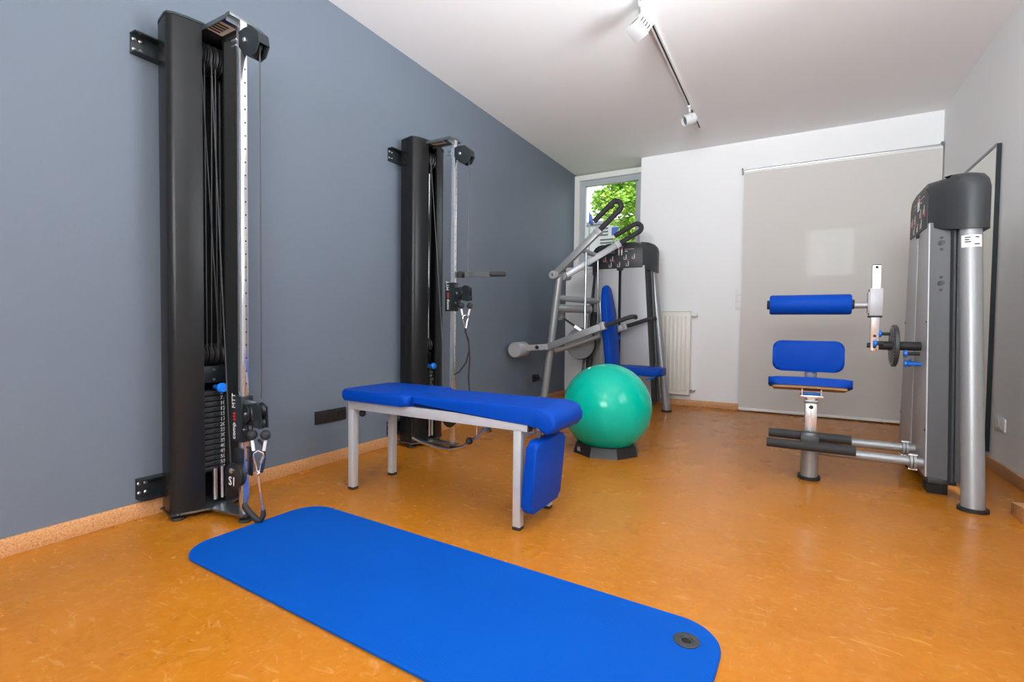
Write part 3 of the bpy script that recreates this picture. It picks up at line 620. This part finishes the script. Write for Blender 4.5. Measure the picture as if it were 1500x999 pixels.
# ---------------------------------------------------------------- weight stack housing used by both machines
def pict(parent, ox, oz, k, col):
    m = MB(); y = -.0012
    m.lathe([(0, 0), (.006, 0), (.006, .0012), (0, .0012)], (ox, 0, oz+.030), (0, -1, 0), 12)
    m.box((ox, -.0006, oz+.008), (.010, .0012, .030)); m.box((ox-.012, -.0006, oz-.012), (.026, .0012, .006)); m.box((ox-.024, -.0006, oz), (.005, .0012, .030))
    m.build('pictogram', 'print_grey', parent)
    if col: MB().box((ox+.010, -.0007, oz-.008), (.018, .0014, .007)).box((ox+.018, -.0007, oz-.020), (.006, .0014, .022)).build('pictogram_accent', 'print_red', parent)
def housing(P, hwt, hwb, foot, top, pinz, tilt=False, holes=True, sm='side_grey'):
    zb, zh, zt = .10, 1.475, 1.755
    hw = lambda z: hwb+(hwt-hwb)*(z-zb)/(zt-zb)
    for s in (-1, 1):      # two silver front panels with a slot between
        g = .016
        poly = [(s*g, zb), (s*hw(zb), zb), (s*hw(zh+.03), zh+.03), (s*g, zh+.03)]
        f = MB().prism(poly if s > 0 else poly[::-1], 0, .012, 'y', .003).build('front_panel', 'silver_panel', P)
        side = MB(); A = [(hw(zb), 0), (hw(zb)+.055, .150)]; 
        q = lambda z, d: [(s*(hw(z)-.002), .002, z), (s*(hw(z)+.050), .138, z), (s*(hw(z)+.044), .141, z), (s*(hw(z)-.010), .004, z)]
        sp = side.loft([q(zb, 0), q(zh+.03, 0)]).build('side_panel', sm, P)
        if holes:
            for z in (1.415, 1.383, 1.350, 1.195, 1.160, 1.125):
                rz_ = .017 if z in (1.383, 1.160) else .008
                dv = Vector((s*.123, -.042, 0)).normalized(); c = Vector((s*(hw(z)+.016), .055, z))+dv*-.001
                MB().lathe([(0, 0), (rz_, 0), (rz_, .003), (rz_*.8, .004), (0, .004)], c, dv, 18).build('hole_plug', 'header_grey', sp)
        for z in (.35, .95): MB().lathe([(.006, 0), (.006, .003), (0, .004)], (s*(hw(z)-.012), 0, z), (0, -1, 0), 10).build('screw', 'rubber', f)
        MB().tube([(s*(hw(zb)+.045), .10, zb), (s*(hw(zh)+.045), .10, zh)], .014, 10, ry=.022).build('inner_upright', 'header_grey', P)
        # oval leg
        l = MB().tube([(s*foot, .157, .012), (s*top, .157, zh-.01)], .040, 24, ry=.047, up=(1, 0, 0)).build('leg', 'silver_paint', P)
        MB().tube([(s*foot, .157, 0), (s*foot, .157, .018)], .054, 24, ry=.062, up=(1, 0, 0)).build('foot_plate', 'rubber', l)
    m = MB(); q = lambda z: [(-hw(z)-.03, .128, z), (hw(z)+.03, .128, z), (hw(z)+.03, .134, z), (-hw(z)-.03, .134, z)]
    m.loft([q(zb), q(zh)]).build('back_panel', 'header_grey', P)
    MB().b2((-hw(zb)-.02, .01, zb-.028), (hw(zb)+.02, .13, zb), .004).build('bottom_frame', 'header_grey', P)
    for s in (-1, 1): MB().b2((s*(hwb-.10)-.05, .02, 0), (s*(hwb-.10)+.05, .11, zb-.028), .004).build('support_block', 'rubber', P)
    MB().cyl((0, .030, .15), (0, .030, 1.50), .004, 8).build('cable', 'cable_grey', P)
    for k in range(12):
        z = .20+k*.040
        if k == 0: w_ = MB().b2((-.11, .035, -.018), (.11, .115, .018), .003).build('weight_plate', 'black_plastic', P, loc=(0, 0, z)); ww = w_
        else: ww = share(w_, 'weight_plate', None, P, (0, 0, z))
        if k % 2 == 0: text('number', str(5*(12-k)), .018, 'print_white', ww, basis((0, .0348, 0), (1, 0, 0), (0, 0, 1)), ax='CENTER')
    MB().cyl((.0, .04, pinz), (.0, -.012, pinz), .011, 14).lathe([(.012, 0), (.024, .003), (.024, .010), (.014, .020), (.02, .03), (0, .032)], (0, -.012, pinz), (0, -1, 0), 18).build('selector_pin', 'pin_blue', P)
    # cap over legs with the pictogram panel
    o = top+.055
    poly = [(-hwt, .0), (hwt, .0), (hwt+(o-hwt)*.62, .075), (o-.012, .115), (o, .150), (o, .190), (o-.020, .222), (o-.06, .236), (-o+.06, .236), (-o+.020, .222), (-o, .190), (-o, .150), (-o+.012, .115), (-hwt-(o-hwt)*.62, .075)]
    def ringz(z, ins, insx=0.):
        out = []
        for x, y in poly:
            sx = 1 if x > 0 else -1
            out.append((x-sx*(ins+insx), y+(ins*.25 if y < .1 else -ins), z))
        return out
    low = []
    for x, y in poly: low.append((x, y, zh+.01-(.045 if y > .1 else .045*(y/.1))))
    c = MB().loft([low, ringz(zt-.095, 0), ringz(zt-.055, .006, .004), ringz(zt-.025, .018, .02), ringz(zt-.006, .035, .05), ringz(zt, .055, .09)]).build('cap', 'header_grey', P, 40)
    pp = MB().prism([(-hwt+.004, zh+.012), (hwt-.004, zh+.012), (hwt-.004, zt-.085), (hwt-.035, zt-.045), (hwt-.09, zt-.030), (-hwt+.09, zt-.030), (-hwt+.035, zt-.045), (-hwt+.004, zt-.085)], -.004, .004, 'y', .0015).build('pictogram_panel', 'pictogram_panel', P)
    for (ox, oz, cc) in ((-.165, 1.575, 1), (-.085, 1.578, 1), (.065, 1.588, 1), (.155, 1.592, 1), (-.10, 1.515, 0), (-.005, 1.515, 0), (.09, 1.520, 0)):
        e = bpy.data.objects.new('tmp', None); pict(pp, ox, oz, 0, cc)
        bpy.data.objects.remove(e)
    for ch in pp.children: ch.location = (0, -.004, 0)
    for sx in (-.016, .016):
        MB().lathe([(0, 0), (.006, 0), (.006, .0012), (0, .0012)], (sx, -.004, 1.690), (0, -1, 0), 10).prism([(sx-.008, 1.682), (sx-.008, 1.648), (sx-.005, 1.648), (sx-.005, 1.622), (sx+.005, 1.622), (sx+.005, 1.648), (sx+.008, 1.648), (sx+.008, 1.682)], -.0052, -.004, 'y').build('body_figure', 'print_white', pp)
    for (px_, pz_, w_, h_, mm) in ((-.09, 1.672, .05, .005, 'print_grey'), (-.09, 1.652, .06, .005, 'print_grey'), (.10, 1.680, .10, .005, 'print_grey'), (.065, 1.660, .03, .010, 'print_grey'), (.01, 1.708, .05, .005, 'print_grey'), (.0, 1.685, .03, .012, 'print_red'), (.085, 1.6815, .05, .004, 'print_red')):
        MB().box((px_, -.0046 if mm == 'print_grey' else -.0050, pz_), (w_, .0012, h_)).build('print_line', mm, pp)
    MB().b2((-.035, -.006, zh-.012), (.035, .02, zh+.012), .002).build('slot_guide', 'rubber', P)
def uhandle(pts_dir, parent): pass

# ---------------------------------------------------------------- back trainer on the right
OX, OY = .650, 3.835
bk = thing('back_trainer', 'grey back training machine with blue roller and seat near the mirror', 'exercise machine', (OX, OY, 0), -math.pi/2)
def K(x, y, z): return Vector((-(y-OY), x-OX, z))
housing(bk, .235, .385, .570, .350, .70)
# white type label round the near leg
lb = MB(); rings = []
lcx = lambda z: .570+(.350-.570)*(z-.012)/(1.465-.012)
for i in range(9):
    t_ = math.radians(-62+i*14)
    rings.append([(lcx(z)+.0415*math.cos(t_), .157+.0485*math.sin(t_), z) for z in (1.340, 1.405)]+[(lcx(z)+.0402*math.cos(t_), .157+.0472*math.sin(t_), z) for z in (1.405, 1.340)])
lb = lb.loft(rings).build('type_label', 'plastic_white', bk)
for z, a0_, a1_ in ((1.392, -40, -12), (1.380, -40, -18), (1.368, -40, -10), (1.355, 5, 32), (1.392, 10, 30)):
    m = MB(); rr_ = []
    for i in range(4):
        t_ = math.radians(a0_+(a1_-a0_)*i/3); rr_.append([(lcx(q)+.0421*math.cos(t_), .157+.0491*math.sin(t_), q) for q in (z-.003, z+.003)]+[(lcx(q)+.0410*math.cos(t_), .157+.0480*math.sin(t_), q) for q in (z+.003, z-.003)])
    m.loft(rr_).build('label_print', 'print_black', lb)
# seat post
SX, SY = .108, 3.462
MB().tube([K(SX, SY, .012), K(SX, SY, .235)], .046, 24, ry=.060).build('post_sleeve', 'silver_paint', bk)
MB().tube([K(SX, SY, 0), K(SX, SY, .018)], .060, 24, ry=.076).build('foot_plate', 'rubber', bk)
pi_ = MB().b2(K(SX-.032, SY-.032, .22), K(SX+.032, SY+.032, .470), .005).build('seat_post', 'alu', bk)
MB().b2(K(SX-.036, SY-.036, .455), K(SX+.036, SY+.036, .478), .004).build('collar', 'steel_dark', pi_)
MB().lathe([(0, 0), (.012, 0), (.012, .003), (.006, .005)], K(SX, SY-.032, .435), Vector((1, 0, 0)), 16).build('hole_plug', 'rubber', pi_)
MB().b2(K(SX-.002, SY-.0335, .24), K(SX+.002, SY-.032, .42)).build('scale_line', 'print_grey', pi_)
sb = MB().b2(K(SX-.052, SY-.05, .505), K(SX-.046, SY+.07, .545)).b2(K(SX+.046, SY-.05, .505), K(SX+.052, SY+.07, .545)).b2(K(SX-.06, SY-.05, .492), K(SX+.06, SY+.07, .506), .003).b2(K(SX-.02, SY-.03, .47), K(SX+.02, SY+.03, .495)).build('seat_bracket', 'alu', bk)
MB().b2(K(SX-.046, SY-.055, .508), K(SX+.046, SY-.035, .524), .004).build('blue_lever', 'pin_blue', sb)
T = Matrix.Rotation(math.radians(-9), 4, 'X')   # near edge of the seat tilts up
def seatpart(poly, a, b, bev, name, m_, ang=60):
    p = MB(); p.prism(poly, a, b, 'z', bev, 4); bmesh.ops.transform(p.bm, matrix=T, verts=p.bm.verts)
    for v in p.bm.verts: v.co = K(v.co.x+.092, v.co.y+3.46, v.co.z+.553-.10*(v.co.x*v.co.x))
    return p.build(name, m_, bk, ang)
sp_ = rpoly(-.213, .213, -.135, .17, .04, 5)
def subdiv(poly, n=8):
    out = []
    for i in range(len(poly)):
        a, b = Vector(poly[i]), Vector(poly[(i+1) % len(poly)]); k = max(1, int((b-a).length/.05))
        out += [tuple(a+(b-a)*j/k) for j in range(k)]
    return out
seatpart(subdiv(sp_), .0, .048, .018, 'seat_pad', 'vinyl_blue')
seatpart(subdiv(rpoly(-.190, .190, -.118, .15, .03, 5)), -.014, .0, 0, 'seat_board', 'plywood')
p = MB(); p.prism(rpoly(-.195, .195, -.097, .097, .048, 8), -.03, .03, 'y', .022, 4)
for v in p.bm.verts: v.co = K(v.co.x+.086, v.co.y+3.64, v.co.z+.730)
p.build('back_pad', 'vinyl_blue', bk, 60)
MB().b2(K(SX-.033, 3.66, .53), K(SX+.033, 3.675, .70), .004).build('back_bracket', 'steel_dark', bk)
# swivel arm with the blue roller
AY = 3.66
rl = MB().lathe([(.020, -.222), (.058, -.222), (.063, -.212), (.063, .212), (.058, .222), (.020, .222)], K(.088, AY, 1.056), Vector((0, 1, 0)), 32).build('roller', 'vinyl_blue', bk, 50)
for x in (-.142, .316): MB().cyl(K(x-.008, AY, 1.056), K(x+.008, AY, 1.056), .029, 20).build('end_cap', 'rubber', rl)
MB().cyl(K(.30, AY, 1.050), K(.405, AY, 1.050), .019, 20).build('roller_axle', 'silver_paint', bk)
am = MB().b2(K(.407, AY-.028, .775), K(.450, AY+.028, 1.288), .003).build('swivel_arm', 'alu', bk)
MB().b2(K(.408, AY-.027, 1.286), K(.449, AY+.027, 1.292), .002).build('end_cap', 'rubber', am)
for z in (1.275, .865, .80): MB().lathe([(0, 0), (.008, 0), (.008, .004), (.004, .005)], K(.428, AY-.028, z), Vector((1, 0, 0)), 12).build('screw', 'rubber', am)
MB().b2(K(.396, AY-.036, .985), K(.462, AY+.036, 1.150), .004).b2(K(.390, AY-.03, 1.0), K(.400, AY+.03, 1.13), .003).build('slide_sleeve', 'silver_panel', bk)
MB().b2(K(.395, AY-.035, .975), K(.461, AY+.035, .985), .002).build('sleeve_buffer', 'rubber', bk)
wh = MB().lathe([(.02, -.012), (.118, -.012), (.124, -.008), (.124, .008), (.118, .012), (.02, .012)], K(.525, AY, .808), Vector((0, 1, 0)), 44).build('index_wheel', 'header_grey', bk)
ih = None
for i in range(30):
    a = 2*math.pi*i/30; c = K(.525, AY, .808)+Vector((math.cos(a)*.108, 0, math.sin(a)*.108))
    if ih is None: ih = MB().cyl((0, -.0128, 0), (0, .0128, 0), .005, 8).build('index_hole', 'print_grey', wh, loc=c)
    else: share(ih, 'index_hole', None, wh, c)
MB().cyl(K(.45, AY, .808), K(.66, AY, .808), .026, 20).cyl(K(.395, AY, .808), K(.41, AY, .808), .016, 14).build('pivot_shaft', 'rubber', bk)
for (p_, q_, mm) in (((.455, AY-.01, .878), (.505, AY-.01, .878), 0), ((.430, AY-.04, .820), (.470, AY-.04, .820), 0), ((.575, AY-.04, .765), (.64, AY-.04, .765), 0)):
    k = MB().cyl(K(*p_), K(*q_), .010, 12).build('plunger', 'rubber', bk); x = p_[0]
    MB().lathe([(0, 0), (.018, 0), (.021, .006), (.021, .014), (.012, .020)], K(x-.010, p_[1], p_[2]), Vector((0, 1, 0)), 18).build('knob', 'pin_blue', k)
k = MB().cyl(K(.585, AY-.02, .705), K(.66, AY-.02, .705), .011, 12).lathe([(0, 0), (.020, 0), (.021, .010), (.012, .018)], K(.572, AY-.02, .705), Vector((0, 1, 0)), 16).build('lock_pin', 'pin_blue', bk)
# foot rollers
for (y, z, xa, xb) in ((3.42, .262, -.113, .312), (3.30, .225, -.118, .322)):
    f = MB().lathe([(.015, 0), (.0255, .001), (.027, .006), (.027, (xb-xa)-.006), (.0255, (xb-xa)-.001), (.015, xb-xa)], K(xa, y, z), Vector((0, 1, 0)), 24).build('foot_roller', 'grip_foam', bk)
MB().b2(K(.055, 3.29, .232), K(.150, 3.44, .285), .006).build('roller_joint', 'header_grey', bk)
for y, z, xa, fx in ((3.72, .195, .10, .60), (3.50, .165, .10, .60)):
    t_ = MB().cyl(K(xa, y, z), K(.70, y, z), .026, 20).build('frame_tube', 'silver_paint', bk)
    MB().cyl(K(fx-.012, y, z), K(fx+.000, y, z), .046, 24).cyl(K(fx+.004, y, z), K(fx+.016, y, z), .046, 24).build('flange', 'silver_paint', t_)
    for s in (-1, 1): MB().cyl(K(fx-.018, y-.02, z+s*.040), K(fx+.022, y-.02, z+s*.040), .005, 8).build('bolt', 'steel', t_)
MB().cyl(K(.10, 3.46, .165), K(.10, 3.73, .195), .026, 20).build('cross_tube', 'silver_paint', bk)

# ---------------------------------------------------------------- lat and press trainer in the far corner
QX, QY = -1.643, 5.235
lt = thing('lat_press_trainer', 'grey lat and press training machine with blue seat in the far corner', 'exercise machine', (QX, QY, 0))
def Q(x, y, z): return Vector((x-QX, y-QY, z))
housing(lt, .245, .365, .490, .315, .76, holes=False, sm='header_grey')
for ch in list(lt.children):
    pass
for ch in lt.children:
    ch.scale = (1, 1, 1.035)
def tb(name, pts, r, m_='silver_paint', parent=None, n=16, ry=None): return MB().tube([Q(*p) for p in pts], r, n, ry).build(name, m_, parent or lt)
nl = tb('frame_leg', [(-2.095, 4.65, 1.455), (-2.262, 4.65, .075)], .038, ry=.038)
fl_ = tb('frame_leg', [(-1.800, 5.05, 1.175), (-1.665, 5.05, .04)], .036)
tb('cross_tube', [(-2.128, 4.65, 1.195), (-1.800, 5.05, 1.170)], .032)
ct = tb('cross_tube', [(-2.14, 4.67, 1.09), (-1.895, 4.98, 1.085)], .042); tb('end_cap', [(-1.896, 4.98, 1.085), (-1.885, 4.992, 1.085)], .046, 'silver_panel', ct)
tb('base_tube', [(-2.27, 4.66, .07), (-1.80, 4.75, .07), (-1.665, 5.05, .06)], .040)
tb('base_tube', [(-1.72, 4.95, .06), (-1.62, 5.25, .07)], .040)
for (x, y) in ((-2.262, 4.65), (-1.665, 5.05), (-1.80, 4.76)): MB().cyl(Q(x, y, 0), Q(x, y, .045), .05, 18).build('foot_plate', 'rubber', lt)
# upper arms
def upper(base, end, yoff, tip, r):
    b, e = Vector(base), Vector(end); d = (e-b).normalized(); side = Vector((0, 1, 0)); nrm = d.cross(side)
    a = MB().bar(Q(*b), Q(*e), .055, .064, bev=.004).build('upper_arm', 'silver_paint', lt)
    MB().bar(Q(*(e-d*.02)), Q(*(e+d*.035)), .066, .076, bev=.008).build('arm_collar', 'silver_panel', a)
    MB().cyl(Q(*(b-side*.05)), Q(*(b+side*.05)), .042, 20).build('pivot', 'silver_panel', a)
    for s in (-1,): MB().cyl(Q(*(b+side*s*.05)), Q(*(b+side*s*.058)), .014, 10).build('bolt', 'steel', a)
    R_ = .052; L_ = tip; pts = [e+d*.02, e+d*(L_-R_)]
    c = e+d*(L_-R_)-nrm*-R_
    up_ = nrm if nrm.z > 0 else -nrm
    c = e+d*(L_-R_)+up_*R_
    pts += [c+(-up_)*R_*math.cos(t)+d*R_*math.sin(t) for t in [math.pi*i/8 for i in range(1, 9)]]
    pts += [c+up_*R_-d*(L_*.72)]
    MB().tube([Q(*p) for p in pts], r, 14).build('handle_grip', 'grip_foam', a)
    return a
u1 = upper((-2.13, 4.60, 1.424), (-1.675, 4.60, 1.825), 0, .335, .026)
u2 = upper((-2.085, 4.74, 1.420), (-1.600, 4.98, 1.750), 0, .31, .025)
tb('link_bar', [(-1.845, 4.60, 1.665), (-1.800, 4.96, 1.640)], .026, 'silver_paint')
tb('hub_axle', [(-2.11, 4.56, 1.425), (-2.085, 4.86, 1.425)], .036, 'silver_panel')
tb('push_rod', [(-1.815, 4.66, 1.64), (-1.80, 4.62, .865)], .011, 'steel'); tb('push_rod', [(-1.800, 4.96, 1.63), (-1.815, 5.04, .90)], .011, 'steel')
# lower arms with counterweight
def lower(b, e, tip, bend, y):
    a = MB().bar(Q(b[0], y, b[1]), Q(e[0], y, e[1]), .050, .066, bev=.004).build('lower_arm', 'silver_paint', lt)
    MB().bar(Q(e[0]-.02, y, e[1]-.006), Q(e[0]+.025, y, e[1]+.010), .062, .078, bev=.008).build('arm_collar', 'silver_panel', a)
    MB().tube([Q(e[0], y, e[1]), Q(e[0]+.10, y, e[1]+.030), Q(tip[0]-.06, y, tip[1]-.012), Q(tip[0]-.015, y+.01, tip[1]), Q(tip[0], y+.05, tip[1]), Q(tip[0]-.01, y+.09, tip[1]-.005)], .021, 14).build('handle_grip', 'grip_foam', a)
    return a
yl = 4.50
tb('lower_link', [(-2.17, 4.72, .645), (-2.08, 4.74, .668), (-1.70, 4.80, .808)], [.030, .026, .022], 'silver_paint')
l1 = lower((-2.14, .692), (-1.575, .905), (-1.275, .998), 0, yl)
MB().bar(Q(-2.39, yl, .672), Q(-2.12, yl, .695), .045, .060, bev=.004).build('link_arm', 'silver_panel', lt)
cw = tb('counterweight', [(-2.455, 4.36, .655), (-2.455, 4.37, .655), (-2.455, 4.55, .655), (-2.455, 4.56, .655)], [.074, .080, .080, .074], 'silver_panel', n=32)
MB().cyl(Q(-2.20, yl-.045, .688), Q(-2.20, yl+.19, .688), .030, 18).build('pivot_shaft', 'silver_panel', lt)
MB().cyl(Q(-2.255, yl-.035, .685), Q(-2.255, yl-.022, .685), .020, 16).build('bolt', 'rubber', lt)
l2 = lower((-2.05, .70), (-1.545, .905), (-1.245, .995), 0, 5.12)
dc = MB().lathe([(.0, -.02), (.150, -.02), (.150, .0), (.165, .004), (.165, .028), (.0, .028)], Q(-2.0, 5.02, .715), (0, -1, 0), 40).build('cam_disc', 'silver_paint', lt)
MB().ring(Q(-2.0, 5.02, .715), (0, 1, 0), .160, .014, 40, 8).build('cam_belt', 'rubber', dc)
MB().cyl(Q(-2.0, 4.96, .715), Q(-2.0, 5.06, .715), .03, 18).build('cam_hub', 'steel', dc)
wb = MB().bar(Q(-2.19, 4.90, 1.01), Q(-2.0, 4.98, .87), .018, .022).build('tension_rod', 'rubber', lt)
MB().cyl(Q(-2.19, 4.86, 1.015), Q(-2.19, 4.91, 1.015), .048, 22).build('end_disc', 'silver_panel', wb); MB().bar(Q(-2.05, 4.955, .905), Q(-1.985, 4.985, .858), .026, .030).build('turnbuckle', 'steel', wb)
MB().tube([Q(-1.86, 5.06, 1.06), Q(-1.89, 5.05, .80), Q(-1.90, 5.04, .55), Q(-1.93, 5.04, .25)], .016, 8, ry=.03).build('drive_belt', 'rubber', lt)
# pads
p = MB(); poly = []
for z, h in ((.42, .135), (.50, .150), (.85, .150), (1.08, .130), (1.22, .100), (1.30, .060), (1.325, .0)):
    poly.append((h, z))
poly = poly+[(-a, b) for a, b in poly[::-1][1:]]
p.prism(poly, -.035, .035, 'x', .022, 3)
for v in p.bm.verts: v.co = Q(v.co.x-1.572-.105*(v.co.z-.42), v.co.y+4.86, v.co.z)
p.build('backrest_pad', 'vinyl_blue', lt, 60)
p = MB(); p.prism(rpoly(-1.53, -1.075, 4.70, 5.02, .06, 5), .432, .505, 'z', .028, 4)
for v in p.bm.verts: v.co = Q(*v.co)+Vector((0, 0, .02*(-1.1-v.co.x)))
p.build('seat_pad', 'vinyl_blue', lt, 60)
tb('seat_post', [(-1.30, 4.88, .06), (-1.30, 4.88, .43)], .035); tb('seat_tube', [(-1.30, 4.88, .10), (-1.62, 5.10, .08)], .035)
MB().b2(Q(-1.36, 4.78, .405), Q(-1.18, 4.98, .432), .004).build('seat_bracket', 'light_grey_paint', lt); MB().bar(Q(-1.21, 4.74, .398), Q(-1.15, 4.80, .410), .012, .016).build('blue_lever', 'pin_blue', lt)
MB().bar(Q(-1.70, 4.86, .30), Q(-1.67, 4.86, 1.15), .04, .05, up=(1, 0, 0)).build('backrest_post', 'silver_paint', lt)
bw = tag(MB().prism([(-.07, 0), (.07, 0), (.075, .03), (.05, .075), (-.02, .085), (-.07, .05)], -.06, .06, 'y', .010, 3).build('seat_cushion', 'teal_pad', loc=(-2.235, 6.05, SILL)), 'small dark teal cushion lying on the window sill', 'cushion')
